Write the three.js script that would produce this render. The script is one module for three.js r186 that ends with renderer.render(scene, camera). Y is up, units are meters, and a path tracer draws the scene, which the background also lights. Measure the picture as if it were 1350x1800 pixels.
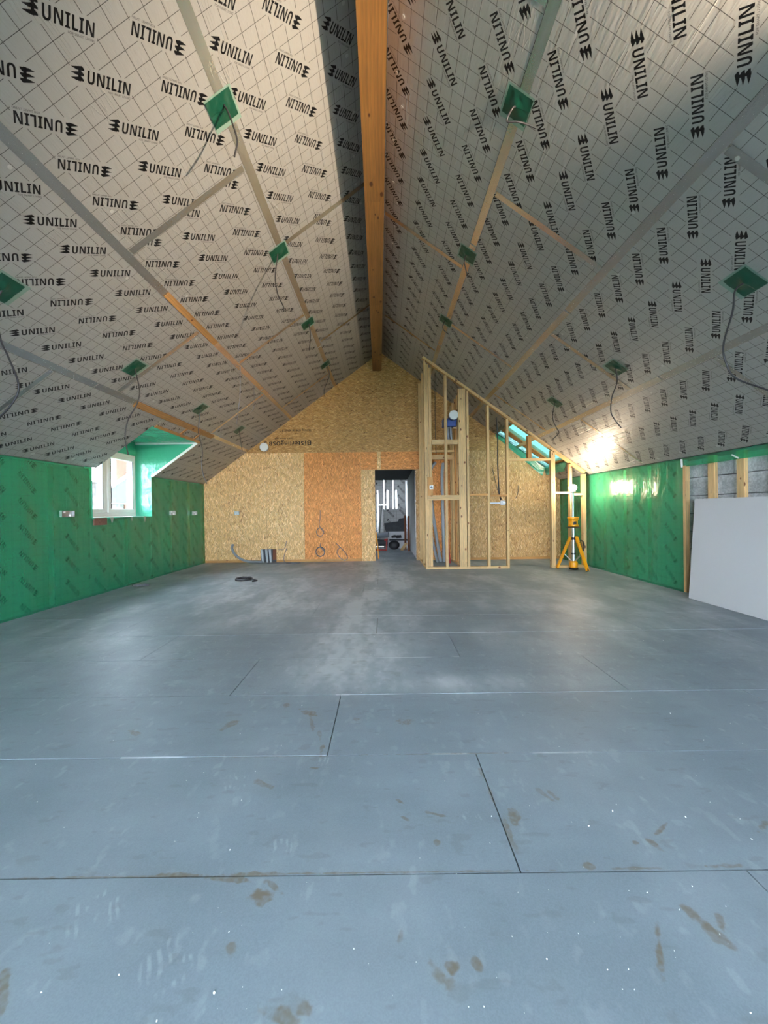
import * as THREE from 'three';
import { mergeGeometries } from 'three/addons/utils/BufferGeometryUtils.js';
import { RoundedBoxGeometry } from 'three/addons/geometries/RoundedBoxGeometry.js';
import { FontLoader } from 'three/addons/loaders/FontLoader.js';

// ---------------------------------------------------------------- camera, sky, exposure
const scene = new THREE.Scene();
const V3 = THREE.Vector3, RAD = Math.PI / 180;
const camera = new THREE.PerspectiveCamera(2 * Math.atan(900 / 715) / RAD, 1350 / 1800, 0.05, 200);
camera.position.set(0, 1.1, 0);
camera.rotation.set(-0.24 * RAD, 0, -0.72 * RAD, 'YXZ');
scene.background = new THREE.Color().setRGB(0.78, 0.91, 1.08);   // even overcast sky
scene.backgroundIntensity = 35;
const GLOBE_POWER = 4.0, FLOOD_POWER = 1.9, NEAR_FLOOD_POWER = 135;  // candela: globe and upward flood of the tripod light in view, lamp hung beside the camera
const renderer = new THREE.WebGLRenderer({ antialias: true });
renderer.toneMapping = THREE.LinearToneMapping;
renderer.toneMappingExposure = 1.0;
renderer.shadowMap.enabled = true;

// ---------------------------------------------------------------- room measures (metres; d = distance from camera along -z)
const XL = -3.90, XR = 3.82, KH = 1.72, PITCH = 36 * RAD, ca = Math.cos(PITCH), sa = Math.sin(PITCH), TAN = Math.tan(PITCH);
const RX = (XL + XR) / 2, SR = (XR - XL) / 2 / ca;                // ridge x, slope length
const BACK = 8.85, FRONT = -3.4;                                 // d of back wall, of the glazed gable behind the camera
const roofY = (x) => KH + Math.min(x - XL, XR - x) * TAN;

// ---------------------------------------------------------------- helpers
let seed = 12345;
const rnd = () => { seed = (seed + 0x6D2B79F5) | 0; let t = Math.imul(seed ^ (seed >>> 15), 1 | seed); t = (t + Math.imul(t ^ (t >>> 7), 61 | t)) ^ t; return ((t ^ (t >>> 14)) >>> 0) / 4294967296; };
const rr = (a, b) => a + (b - a) * rnd();
const hash = (x, y) => { let h = Math.imul(x, 374761393) + Math.imul(y, 668265263); h = Math.imul(h ^ (h >>> 13), 1274126177); return ((h ^ (h >>> 16)) >>> 0) / 4294967296; };
function noise(x, y) {
  const i = Math.floor(x), j = Math.floor(y); let u = x - i, v = y - j; u = u * u * (3 - 2 * u); v = v * v * (3 - 2 * v);
  const a = hash(i, j), b = hash(i + 1, j), c = hash(i, j + 1), d = hash(i + 1, j + 1);
  return a + (b - a) * u + (c - a) * v + (a - b - c + d) * u * v;
}
const fbm = (x, y, n = 4) => { let s = 0, a = .5, t = 0; for (let k = 0; k < n; k++) { s += a * noise(x, y); t += a; a *= .5; x = x * 2.03 + 17.1; y = y * 2.03 + 5.3; } return s / t; };
const smooth = (a, b, x) => { const t = Math.min(1, Math.max(0, (x - a) / (b - a))); return t * t * (3 - 2 * t); };
const taken = {};
const numbered = (n) => { const k = taken[n] = (taken[n] ?? -1) + 1; return k ? `${n}_${String(k).padStart(3, '0')}` : n; };
function tag(o, label, category, group) { o.userData.label = label; o.userData.category = category; if (group) o.userData.group = group; return o; }
function thing(name, label, category, pos = [0, 0, 0], group) { const o = new THREE.Group(); o.name = numbered(name); o.position.set(...pos); scene.add(o); return tag(o, label, category, group); }
function structure(name, label) { const o = new THREE.Group(); o.name = name; o.userData.kind = 'structure'; if (label) { o.userData.label = label; } scene.add(o); return o; }
// a part, its geometry given in world metres; the parent's place is taken off
function part(parent, name, geo, mat) {
  const m = new THREE.Mesh(geo, mat); m.name = name; m.castShadow = m.receiveShadow = true;
  let p = parent; while (p && p !== scene) { geo.translate(-p.position.x, -p.position.y, -p.position.z); p = p.parent; }
  parent.add(m); return m;
}
// six-sided block in any curvilinear frame: fn(a,b,c) -> point, uv(a,b,c) -> [u,v]
function prism(fn, a0, a1, b0, b1, c0, c1, uv) {
  const P = [], U = [], A = [a0, a1], B = [b0, b1], C = [c0, c1], ctr = fn((a0 + a1) / 2, (b0 + b1) / 2, (c0 + c1) / 2);
  const faces = [[[0, 0, 0], [1, 0, 0], [1, 1, 0], [0, 1, 0]], [[0, 0, 1], [1, 0, 1], [1, 1, 1], [0, 1, 1]], [[0, 0, 0], [1, 0, 0], [1, 0, 1], [0, 0, 1]], [[0, 1, 0], [1, 1, 0], [1, 1, 1], [0, 1, 1]], [[0, 0, 0], [0, 1, 0], [0, 1, 1], [0, 0, 1]], [[1, 0, 0], [1, 1, 0], [1, 1, 1], [1, 0, 1]]];
  faces.forEach((f, fi) => {
    let q = f.map(([i, j, k]) => ({ p: fn(A[i], B[j], C[k]), t: uv(A[i], B[j], C[k], fi >> 1) }));
    const n = new V3().crossVectors(q[1].p.clone().sub(q[0].p), q[2].p.clone().sub(q[0].p));
    if (n.dot(q[0].p.clone().sub(ctr)) < 0) q = [q[0], q[3], q[2], q[1]];
    for (const i of [0, 1, 2, 0, 2, 3]) { P.push(q[i].p.x, q[i].p.y, q[i].p.z); U.push(...q[i].t); }
  });
  const g = new THREE.BufferGeometry(); g.setAttribute('position', new THREE.Float32BufferAttribute(P, 3)); g.setAttribute('uv', new THREE.Float32BufferAttribute(U, 2)); g.computeVertexNormals(); return g;
}
// axis-aligned block with uv in metres, u along its longest side, shifted at random so that no two look alike
function blk(x0, x1, y0, y1, z0, z1, shift = true) {
  const L = [x1 - x0, y1 - y0, z1 - z0].map(Math.abs), long = L.indexOf(Math.max(...L)), ou = shift ? rr(0, 5) : 0, ov = shift ? rr(0, 5) : 0;
  return prism((x, y, z) => new V3(x, y, z), x0, x1, y0, y1, z0, z1, (x, y, z, axis) => {
    const c = [x, y, z], across = [2, 1, 0][axis], rest = [0, 1, 2].filter((k) => k !== across);
    const u = rest.includes(long) ? long : rest[0], v = rest.find((k) => k !== u); return [c[u] + ou, c[v] + ov];
  });
}
const tube = (pts, r, seg = 40, rad = 8) => new THREE.TubeGeometry(new THREE.CatmullRomCurve3(pts.map((p) => new V3(...p))), seg, r, rad, false);
function rod(a, b, r0, r1 = r0, rad = 14) {
  const A = new V3(...a), B = new V3(...b), d = B.clone().sub(A), g = new THREE.CylinderGeometry(r1, r0, d.length(), rad);
  g.applyQuaternion(new THREE.Quaternion().setFromUnitVectors(new V3(0, 1, 0), d.clone().normalize())); const m = A.add(B).multiplyScalar(.5); g.translate(m.x, m.y, m.z); return g;
}
// square bar between two points
function bar(a, b, w, h) {
  const A = new V3(...a), B = new V3(...b), d = B.clone().sub(A).normalize(), s = new V3().crossVectors(d, Math.abs(d.y) > .9 ? new V3(1, 0, 0) : new V3(0, 1, 0)).normalize(), t = new V3().crossVectors(s, d), L = A.distanceTo(B), o = rr(0, 5);
  return prism((u, v, q) => A.clone().addScaledVector(d, u).addScaledVector(s, v).addScaledVector(t, q), 0, L, -w / 2, w / 2, -h / 2, h / 2, (u, v, q, ax) => [u + o, (ax === 1 ? q : v) + o]);
}
function lathe(pts, x, y, z, seg = 28) { const g = new THREE.LatheGeometry(pts.map(([r, h]) => new THREE.Vector2(r, h)), seg); g.translate(x, y, z); return g; }
function coil(c, R, r, turns, axis, squash = 1, wob = .01) {
  const pts = [], n = turns * 16;
  for (let k = 0; k <= n; k++) { const a = k / 16 * 2 * Math.PI, q = R * (1 + (rnd() - .5) * wob * 4), h = (rnd() - .5) * wob + (k / n - .5) * r * 2.4; pts.push(axis === 'y' ? [c[0] + q * Math.cos(a), c[1] + Math.abs(h), c[2] + q * squash * Math.sin(a)] : [c[0] + q * Math.cos(a), c[1] + q * squash * Math.sin(a), c[2] + h]); }
  return pts;
}

// ---------------------------------------------------------------- textures
function canvas(w, h, draw, srgb = true) {
  const c = document.createElement('canvas'); c.width = w; c.height = h; draw(c.getContext('2d'), w, h);
  const t = new THREE.CanvasTexture(c); t.wrapS = t.wrapT = THREE.RepeatWrapping; t.magFilter = THREE.LinearFilter; if (srgb) t.colorSpace = THREE.SRGBColorSpace; return t;
}
function pixels(w, h, fn, srgb = true) {
  const a = new Uint8Array(w * h * 4); for (let j = 0; j < h; j++) for (let i = 0; i < w; i++) { const c = fn(i, j), o = (j * w + i) * 4; a[o] = c[0]; a[o + 1] = c[1]; a[o + 2] = c[2]; a[o + 3] = 255; }
  const t = new THREE.DataTexture(a, w, h); t.wrapS = t.wrapT = THREE.RepeatWrapping; t.magFilter = THREE.LinearFilter; if (srgb) t.colorSpace = THREE.SRGBColorSpace; t.needsUpdate = true; return t;
}
const sized = (t, w, h) => { t.repeat.set(1 / w, 1 / h); return t; };

// foil facing of the insulation boards: 96 mm grid, printed mark at 45 degrees, every second column turned round
const CELL = .096, TW = CELL * 8, TH = CELL * 3;
const foilPrint = sized(canvas(1536, 576, (g, w, h) => {
  const m = w / TW;                                                // pixels a metre
  g.fillStyle = '#c3c2c0'; g.fillRect(0, 0, w, h);
  for (let k = 0; k < 2600; k++) { g.fillStyle = `rgba(${rnd() < .5 ? '225,224,222' : '150,149,148'},${rr(.04, .13)})`; g.fillRect(rr(0, w), rr(0, h), rr(1, 5), rr(4, 60)); }
  g.strokeStyle = 'rgba(62,60,58,0.95)'; g.lineWidth = .0026 * m;
  for (let k = 0; k <= 8; k++) { g.beginPath(); g.moveTo(k * CELL * m, 0); g.lineTo(k * CELL * m, h); g.stroke(); }
  for (let k = 0; k <= 3; k++) { g.beginPath(); g.moveTo(0, k * CELL * m); g.lineTo(w, k * CELL * m); g.stroke(); }
  const logo = (clear) => {
    if (clear) { g.fillStyle = '#c3c2c0'; g.fillRect(-.163 * m, -.044 * m, .326 * m, .096 * m); return; }
    g.fillStyle = '#0b0b13'; g.font = `bold ${.083 * m}px sans-serif`; g.textBaseline = 'alphabetic'; g.textAlign = 'left';
    g.save(); g.translate(-.083 * m, .030 * m); const tw = g.measureText('UNILIN').width; g.scale(.238 * m / tw, 1); g.fillText('UNILIN', 0, 0); g.restore();
    for (let k = 0; k < 3; k++) {                                  // the three-pronged mark
      const y = (-.030 + k * .0235) * m; g.beginPath(); g.moveTo(-.158 * m, y + .004 * m); g.lineTo(-.118 * m, y - .006 * m); g.lineTo(-.106 * m, y - .009 * m); g.lineTo(-.094 * m, y + .002 * m); g.lineTo(-.094 * m, y + .010 * m); g.lineTo(-.13 * m, y + .012 * m); g.closePath(); g.fill();
    }
    g.fillRect(-.122 * m, -.03 * m, .014 * m, .06 * m);
    g.fillStyle = '#4a4a4c'; g.font = `${.0145 * m}px sans-serif`; g.textAlign = 'right'; g.fillText('FOR SMART LIVING', .155 * m, .049 * m);
  };
  for (const clear of [true, false]) for (const [cu, flip] of [[2, 0], [6, 1]]) for (const du of [-8, 0, 8]) for (const dv of [-3, 0, 3]) {
    g.save(); g.translate((cu + du) * CELL * m, h - (1.5 + dv) * CELL * m); g.rotate(-Math.PI / 4 + (flip ? Math.PI : 0)); g.scale(1, -1); logo(clear); g.restore();
  }
}), TW, TH);
const foilBump = sized(pixels(1024, 512, (i, j) => {
  const u = i / 1024, v = j / 512; let s = 0;
  for (let k = 0; k < 3; k++) { const q = Math.abs(noise(u * [60, 110, 24][k] + k * 7, v * [5, 4, 3][k] + k * 3) - .5); s += smooth(.035, 0, q) * [.5, .3, .6][k] * smooth(.45, .7, noise(u * 9 + k, v * 2 + 9)); }
  const c = 90 + 100 * s + 30 * (fbm(u * 80, v * 40, 2) - .5); return [c, c, c];
}, false), 1.2, 2.4);
const tapeBump = sized(pixels(512, 512, (i, j) => { const u = i / 512, v = j / 512, w = smooth(.42, .62, noise(u * 4, v * 3)); const c = 128 + 120 * w * (1 - Math.abs(2 * fbm(u * 60, v * 60, 2) - 1) - .5); return [c, c, c]; }, false), .8, .8);
const crinkle = sized(pixels(768, 768, (i, j) => {
  const u = i / 768, v = j / 768; let s = 0, a = 1;
  for (let k = 0; k < 4; k++) { const f = 5 * 2 ** k; s += a * (1 - Math.abs(noise(u * f + k * 11 + fbm(v * 4, u * 4, 2) * 2, v * f * .7 + k * 5) * 2 - 1)); a *= .55; }
  const c = 255 * Math.min(1, s / 2.2); return [c, c, c];
}, false), 1.1, 1.1);
const woodTex = (() => {
  const W = 1024, H = 512, knots = []; for (let k = 0; k < 17; k++) knots.push([rr(0, W), rr(0, H), rr(5, 13)]);
  return sized(pixels(W, H, (i, j) => {
    let y = j, k0 = 0; for (const [x, q, r] of knots) { const dx = (i - x) / (r * 2.6), dy = (j - q) / r, e = Math.exp(-(dx * dx + dy * dy * .35)); y += (j - q >= 0 ? 1 : -1) * e * r * .9; const w = Math.hypot((i - x) / 1.5, j - q) / r; if (w < 1) k0 = Math.max(k0, smooth(1, .55, w)); }
    const ring = .5 + .5 * Math.sin((y / H * 62 + 5 * fbm(i / W * 2.2, y / H * 5, 2)) * 3.1), f = fbm(i / W * 22, y / H * 260, 2), b = fbm(i / W * 3, y / H * 9, 3);
    const t = .80 + .12 * ring * .7 + .16 * (f - .5) + .22 * (b - .5); const c = [236 * t, 200 * t * (1 - .05 * ring), 142 * t * (1 - .1 * ring)];
    return c.map((x, n) => Math.max(0, Math.min(255, x * (1 - k0) + k0 * [112, 70, 38][n] * (.8 + .4 * f))));
  }), 1.6, .8);
})();
const osbTex = sized(canvas(1536, 1536, (g, w) => {
  g.fillStyle = '#c4a26c'; g.fillRect(0, 0, w, w);
  for (let k = 0; k < 5200; k++) {
    const x = rr(0, w), y = rr(0, w), a = (rnd() + rnd() + rnd() - 1.5) * .85, L = rr(35, 120), b = rr(5, 17), q = rnd();
    const t = k < 900 ? rr(.74, .92) : rr(.86, 1.10), c = q < .035 ? [146, 104, 66] : q < .5 ? [226, 190, 142] : q < .8 ? [210, 170, 120] : [242, 212, 170];
    g.fillStyle = `rgb(${c.map((v) => Math.min(255, v * t) | 0)})`;
    for (const dx of [-w, 0, w]) for (const dy of [-w, 0, w]) {
      if (x + dx < -140 || x + dx > w + 140 || y + dy < -140 || y + dy > w + 140) continue;
      g.save(); g.translate(x + dx, y + dy); g.rotate(a); g.beginPath(); g.moveTo(-L / 2, -b * .3); g.lineTo(L * .3, -b / 2); g.lineTo(L / 2, b * .2); g.lineTo(-L * .35, b / 2); g.closePath(); g.fill();
      g.strokeStyle = 'rgba(80,52,22,0.20)'; g.lineWidth = 1.6; g.beginPath(); g.moveTo(-L * .35, b / 2); g.lineTo(L / 2, b * .2); g.stroke(); g.restore();
    }
  }
}), 1.5, 1.5);
const grainTex = sized(pixels(512, 512, (i, j) => { const c = 200 + 55 * (fbm(i / 9, j / 9, 3) - .5) + 40 * (hash(i, j) - .5) + 50 * (fbm(i / 90, j / 90, 3) - .5); return [c, c, c]; }), .9, .9);
const grainBump = grainTex.clone(); grainBump.colorSpace = THREE.NoColorSpace;
const stoneTex = sized(pixels(512, 512, (i, j) => { const n = fbm(i / 14, j / 11, 2), c = 150 + 130 * (n - .4) + 40 * (hash(i >> 2, j >> 2) - .5); return [c, c * .97, c * .93].map((x) => Math.max(40, Math.min(255, x))); }), 1.6, 1.6);

// floor colour: grey coating, dust, mud, scuffs, painted light on joint edges; one function of the place, drawn at two scales
const MUD = [[-.37, 1.16, .035, .028, 0, 1], [-.345, 1.195, .045, .008, -.6, .7], [-.47, 1.215, .09, .012, -.12, .9], [-.40, 1.232, .10, .01, 0, .9], [-.62, 1.232, .09, .008, 0, .9], [.825, 1.085, .016, .05, .45, .75], [.875, 1.07, .014, .045, -.5, .7], [.845, 1.04, .026, .035, .2, .7], [.665, .995, .075, .010, 1.05, .9], [.12, .955, .05, .016, -.8, .75], [.145, .975, .02, .014, 0, .9], [.21, .985, .018, .02, .3, .9], [-.23, .88, .055, .022, -.35, .9], [-.19, .893, .03, .02, -.5, .8], [-.89, .93, .07, .011, -.85, .8], [-.40, 1.02, .014, .025, .2, .8], [.03, 1.05, .012, .02, -.2, .7], [.45, 1.45, .02, .04, 0, .8], [.87, 1.325, .016, .026, .4, .85], [.81, 1.33, .014, .012, 0, .7], [.16, 1.47, .045, .010, -.3, .8], [.05, 1.53, .025, .007, -.7, .8], [.06, 1.45, .02, .007, -.7, .8], [.6, 1.57, .014, .05, .5, .5], [.63, 1.565, .012, .04, .5, .6], [-.5, 1.64, .055, .014, -.5, .7], [-.31, 1.74, .03, .01, 0, .8], [.94, 1.39, .05, .008, .6, .8], [1.3, 1.4, .05, .012, .6, .8], [.16, 1.34, .01, .016, 0, .8], [-.57, 2.3, .016, .045, 0, .7], [-.43, 2.22, .06, .03, -.3, .8], [-.39, 2.11, .012, .09, .3, .6], [-.33, 2.0, .01, .06, .2, .5], [.09, 2.11, .05, .03, 0, .6], [-.16, 2.14, .02, .02, 0, .6], [-.81, 2.1, .035, .06, -.5, .7], [-1.26, 2.03, .05, .02, -.6, .7], [-.30, 1.87, .014, .05, .05, .8], [.41, 1.36, .012, .09, 0, .7], [.40, 1.55, .010, .06, 0, .6], [.395, 1.7, .010, .05, 0, .6], [1.05, 1.24, .07, .01, 0, .8], [.75, 1.235, .09, .007, 0, .7], [.62, 1.245, .03, .014, 0, .8], [.0, 1.232, .5, .004, 0, .7], [-.8, 1.228, .5, .004, 0, .7], [.3, 1.83, .5, .004, 0, .6], [-.6, 1.825, .5, .004, 0, .5]];
const PRINTS = [[-.81, 1.12, .075, .07, .5], [-.54, .99, .07, .07, .4], [.30, 1.43, .04, .05, .2], [-.35, 1.32, .04, .06, .1], [-.62, 1.66, .05, .07, .3], [-.28, 1.8, .03, .05, 0]];
function floorColour(x, d) {
  const big = fbm(x * .9 + 3, d * .9 + 8, 3), mid = fbm(x * 5, d * 5 + 40, 3), fine = hash(Math.round(x * 420), Math.round(d * 420)), sw = fbm(x * 3 + 20, d * 11, 3);
  let t = 1 + .08 * (big - .5) + .06 * (mid - .5) + .07 * (fine - .5) + .08 * (sw - .5), c = [130 * t, 143 * t, 152 * t];
  // trodden plaster dust: a lane from the doorway, a patch left of it, loose scuffs elsewhere
  const lane = Math.exp(-(((x + .15 - .10 * Math.sin(d * 1.3)) / .42) ** 2)) * smooth(2.2, 2.8, d) * 1.05, left = Math.exp(-(((x + 1.5) / .75) ** 2)) * Math.exp(-(((d - 5.4) / 1.2) ** 2)) * .8, cross = Math.exp(-(((d - 2.58) / .13) ** 2)) * Math.exp(-(((x - .45) / .75) ** 2)) * .7;
  const q = fbm(x * 5 + 70, d * 1.5 + 3, 4), e = fbm(x * 22, d * 12, 3); let dustAndGlint = (lane + left + cross) * (.25 + .75 * smooth(.30, .78, q * .72 + e * .28)) + (.14 + .50 * smooth(2.2, 4.5, d)) * smooth(.34, .80, fbm(x * 3.4 + 9, d * 1.7 + 5, 4)) * (.45 + .55 * e);
  dustAndGlint += .22 * smooth(.66, .80, fbm(x * 26 + 2, d * 17 + 60, 3)) * e;
  for (const [q0, a, b] of [[3.034, -.35, .55], [3.637, -.2, 1.3], [4.24, -.3, .9], [2.431, -.3, .05], [1.828, -1.2, -.9], [1.828, .1, .9]]) if (Math.abs(d - q0) < .009 && x > a && x < b) dustAndGlint += .55 * smooth(.35, .7, noise(x * 7, q0 * 31)) * smooth(.009, .004, Math.abs(d - q0));  // pale joint lines: plaster dust plus light caught on board edges, painted in
  dustAndGlint = Math.min(.8, dustAndGlint); c = c.map((v, n) => v + ([206, 211, 214][n] - v) * dustAndGlint);
  const scuff = smooth(.70, .80, fbm(x * 13 + 31, d * 30 + 2, 3)) * .18; c = c.map((v, n) => v + ([104, 106, 104][n] - v) * scuff);
  for (const [px, pd, rx, rd, a] of PRINTS) { const X = x - px, D = d - pd, u = X * Math.cos(a) + D * Math.sin(a), v = -X * Math.sin(a) + D * Math.cos(a), w = (u / rx) ** 2 + (v / rd) ** 2; if (w < 1.3) { const k = smooth(1.2, .6, w) * smooth(.45, .75, .5 + .5 * Math.sin(u * 330 + 6 * noise(v * 20, u * 20))) * smooth(.42, .68, fbm(x * 40, d * 40, 2)) * .26; c = c.map((z, n) => z + ([205, 212, 218][n] - z) * k); } }
  for (const [px, pd, rx, rd, a, s] of MUD) { const X = x - px, D = d - pd; if (Math.abs(X) > rx + rd + .03 || Math.abs(D) > rx + rd + .03) continue; const u = X * Math.cos(a) + D * Math.sin(a), v = -X * Math.sin(a) + D * Math.cos(a), w = Math.hypot(u / rx, v / rd) + 1.5 * (fbm(x * 38 + px * 9, d * 38, 3) - .5); const k = smooth(.98, .55, w) * s * (.55 + .9 * (fbm(x * 90, d * 90, 2) - .4)); if (k > 0) c = c.map((z, n) => z + ([116, 104, 88][n] - z) * Math.min(.85, k)); }
  return c.map((v) => Math.max(0, Math.min(255, v)));
}
const NEAR = { x0: -2.4, x1: 2.4, d0: .5, d1: 2.44 }, FAR = { x0: -4, x1: 4, d0: 2.4, d1: 9.2 };
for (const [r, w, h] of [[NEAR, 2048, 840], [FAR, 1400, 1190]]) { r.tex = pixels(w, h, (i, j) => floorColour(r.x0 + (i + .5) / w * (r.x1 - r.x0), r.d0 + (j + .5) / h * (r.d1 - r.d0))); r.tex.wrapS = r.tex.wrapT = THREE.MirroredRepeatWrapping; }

// ---------------------------------------------------------------- materials
const std = (o) => new THREE.MeshStandardMaterial(o), phy = (o) => new THREE.MeshPhysicalMaterial(o), rgb = (r, g, b) => new THREE.Color().setRGB(r, g, b);
const M = {
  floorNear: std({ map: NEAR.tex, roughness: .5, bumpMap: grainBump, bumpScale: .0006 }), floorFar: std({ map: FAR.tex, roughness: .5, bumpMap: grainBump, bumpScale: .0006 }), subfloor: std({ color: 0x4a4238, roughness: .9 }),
  foil: std({ map: foilPrint, color: 0xdcdad7, metalness: .35, roughness: .46, bumpMap: foilBump, bumpScale: .010 }), foilPlain: std({ color: 0xb9b9b8, metalness: .35, roughness: .5 }),
  tape: std({ color: 0xcac8c4, metalness: .9, roughness: .26, bumpMap: tapeBump, bumpScale: .0016 }),
  wood: std({ map: woodTex, roughness: .62 }), woodDeep: std({ map: woodTex, color: 0xecd0aa, roughness: .62 }), woodBeam: std({ map: woodTex, color: 0x9c8460, roughness: .55 }),
  osb: std({ map: osbTex, roughness: .7, color: 0xfff6e6 }), osbOrange: std({ map: osbTex, roughness: .68, color: 0xfcc894 }), osbUpperShaded: std({ map: osbTex, roughness: .72, color: 0xd4c29e }), osbGrey: std({ map: osbTex, roughness: .72, color: 0xe8dccb }),  // upper gable boards: the shade up there is put into a darker tint
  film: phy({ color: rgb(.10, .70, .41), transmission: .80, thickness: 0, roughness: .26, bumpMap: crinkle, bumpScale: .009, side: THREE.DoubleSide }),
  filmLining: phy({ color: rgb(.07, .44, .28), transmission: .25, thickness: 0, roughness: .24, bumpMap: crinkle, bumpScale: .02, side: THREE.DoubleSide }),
  filmPane: phy({ color: rgb(.16, .30, .27), transmission: .75, thickness: 0, roughness: .35, side: THREE.DoubleSide }),
  greenTape: std({ color: rgb(.004, .062, .034), roughness: .34, bumpMap: crinkle, bumpScale: .004, side: THREE.DoubleSide }), clearTape: phy({ color: rgb(.42, .62, .52), transmission: .55, thickness: 0, roughness: .3, side: THREE.DoubleSide }),
  block: std({ map: grainTex, color: 0xe6e8e8, roughness: .92, bumpMap: grainBump, bumpScale: .003 }), mortar: std({ map: grainTex, color: 0x85888a, roughness: .95 }),
  board: std({ color: 0xc4c3c4, roughness: .75 }), white: std({ color: 0xe9ebec, roughness: .35 }), offwhite: std({ color: 0xd8dcda, roughness: .5 }), washer: std({ color: 0xb9b8b4, roughness: .4 }), woodDull: std({ map: woodTex, color: 0xd2bda6, roughness: .6 }),
  black: std({ color: 0x1b1b1d, roughness: .5 }), cable: std({ color: 0x2b2a2e, roughness: .45 }), cableGrey: std({ color: 0x67656a, roughness: .5 }), pipe: std({ color: 0x84898f, roughness: .42 }), pipeLight: std({ color: 0xa6abae, roughness: .4 }),
  yellow: std({ color: 0xe89a12, roughness: .38 }), alu: std({ color: 0xc6c9cc, metalness: .9, roughness: .3 }), steel: std({ color: 0xb8bbbd, metalness: .85, roughness: .38 }),
  blue: std({ color: 0x1a3f86, roughness: .4 }), red: std({ color: 0xb3342c, roughness: .45 }), glass: phy({ color: 0xffffff, transmission: 1, thickness: 0, roughness: 0, ior: 1.5 }),
  brick: std({ map: grainTex, color: 0x9a6f5c, roughness: .9 }), slate: std({ map: grainTex, color: rgb(.026, .036, .046), roughness: .7 }), stone: std({ map: stoneTex, color: rgb(.13, .12, .11), roughness: .9 }), orangeBrick: std({ map: grainTex, color: rgb(.10, .045, .022), roughness: .9 }),
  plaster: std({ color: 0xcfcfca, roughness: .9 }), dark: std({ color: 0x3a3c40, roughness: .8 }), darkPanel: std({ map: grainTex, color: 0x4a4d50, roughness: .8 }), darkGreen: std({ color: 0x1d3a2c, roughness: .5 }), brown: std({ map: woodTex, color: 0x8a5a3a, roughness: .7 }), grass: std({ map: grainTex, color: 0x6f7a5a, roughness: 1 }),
  ink: std({ color: 0x241a10, roughness: .8 }), inkYellow: std({ color: 0x1a1a1a, roughness: .6 }),
};
const font = await new FontLoader().loadAsync('fonts/droid/droid_sans_bold.typeface.json');
const lettering = (text, size) => new THREE.ShapeGeometry(font.generateShapes(text, size), 4);

// ---------------------------------------------------------------- slope frames
const onSlope = (side) => (s, d, n) => side < 0 ? new V3(XL + s * ca - sa * n, KH + s * sa + ca * n, -d) : new V3(XR - s * ca + sa * n, KH + s * sa + ca * n, -d);
function minus(list, h) {                                          // rectangles [s0,s1,d0,d1] less one hole
  const out = [];
  for (const [a, b, c, e] of list) {
    const [p, q, r, t] = [Math.max(a, h[0]), Math.min(b, h[1]), Math.max(c, h[2]), Math.min(e, h[3])];
    if (p >= q || r >= t) { out.push([a, b, c, e]); continue; }
    if (a < p) out.push([a, p, c, e]); if (q < b) out.push([q, b, c, e]); if (c < r) out.push([p, q, c, r]); if (t < e) out.push([p, q, t, e]);
  }
  return out;
}
const HOLES = { '-1': [[-.6, .95, 5.52, 6.85], [2.45, 3.65, -.55, .62]], '1': [[.42, 1.70, 7.63, 8.80]] };
const ROWS = [0, 1.19, 2.37, 3.55, SR];
const CUTS = { '-1': [[1.26, 3.66, 6.06], [2.08, 4.48, 6.88], [.78, 3.18, 5.56, 7.96], [1.77, 4.17, 6.57]], '1': [[1.15, 3.54, 5.95, 8.35], [2.27, 4.65, 7.05], [1.07, 3.47, 5.87, 8.27], [2.2, 4.6, 7.0]] };
const LOGO_AT = { '-1': [[.19, 2.23], [2.18, 2.65], [2.96, 2.23], [3.72, 2.49]], '1': [[.22, 2.3], [1.41, 2.4], [2.60, 2.2], [3.78, 2.5]] };   // one printed mark of each row, to lay the print by

function tapeStrip(side, s0, d0, s1, d1, w, lift = 0) {
  const fn = onSlope(side), L = Math.hypot(s1 - s0, d1 - d0), n = Math.max(4, Math.round(L / .035)), es = (s1 - s0) / L, ed = (d1 - d0) / L, P = [], U = [], I = [], K = 5, o = rr(0, 90);
  for (let i = 0; i <= n; i++) for (let k = 0; k < K; k++) {
    const t = i / n * L, q = (k / (K - 1) - .5) * (w + (k === 0 || k === K - 1 ? .006 * (noise(t * 9 + o, k) - .5) : 0)), e = -.0012 - .0016 * fbm(t * 16 + o, k * 2.3 + o, 2) * smooth(.35, .75, noise(t * 1.7 + o, 3));
    const p = fn(s0 + es * t - ed * q, d0 + ed * t + es * q, e - lift); P.push(p.x, p.y, p.z); U.push(t, q);
  }
  for (let i = 0; i < n; i++) for (let k = 0; k < K - 1; k++) { const a = i * K + k, b = a + K; side < 0 ? I.push(a, b, a + 1, a + 1, b, b + 1) : I.push(a, a + 1, b, a + 1, b + 1, b); }
  const g = new THREE.BufferGeometry(); g.setAttribute('position', new THREE.Float32BufferAttribute(P, 3)); g.setAttribute('uv', new THREE.Float32BufferAttribute(U, 2)); g.setIndex(I); g.computeVertexNormals(); return g;
}
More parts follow.
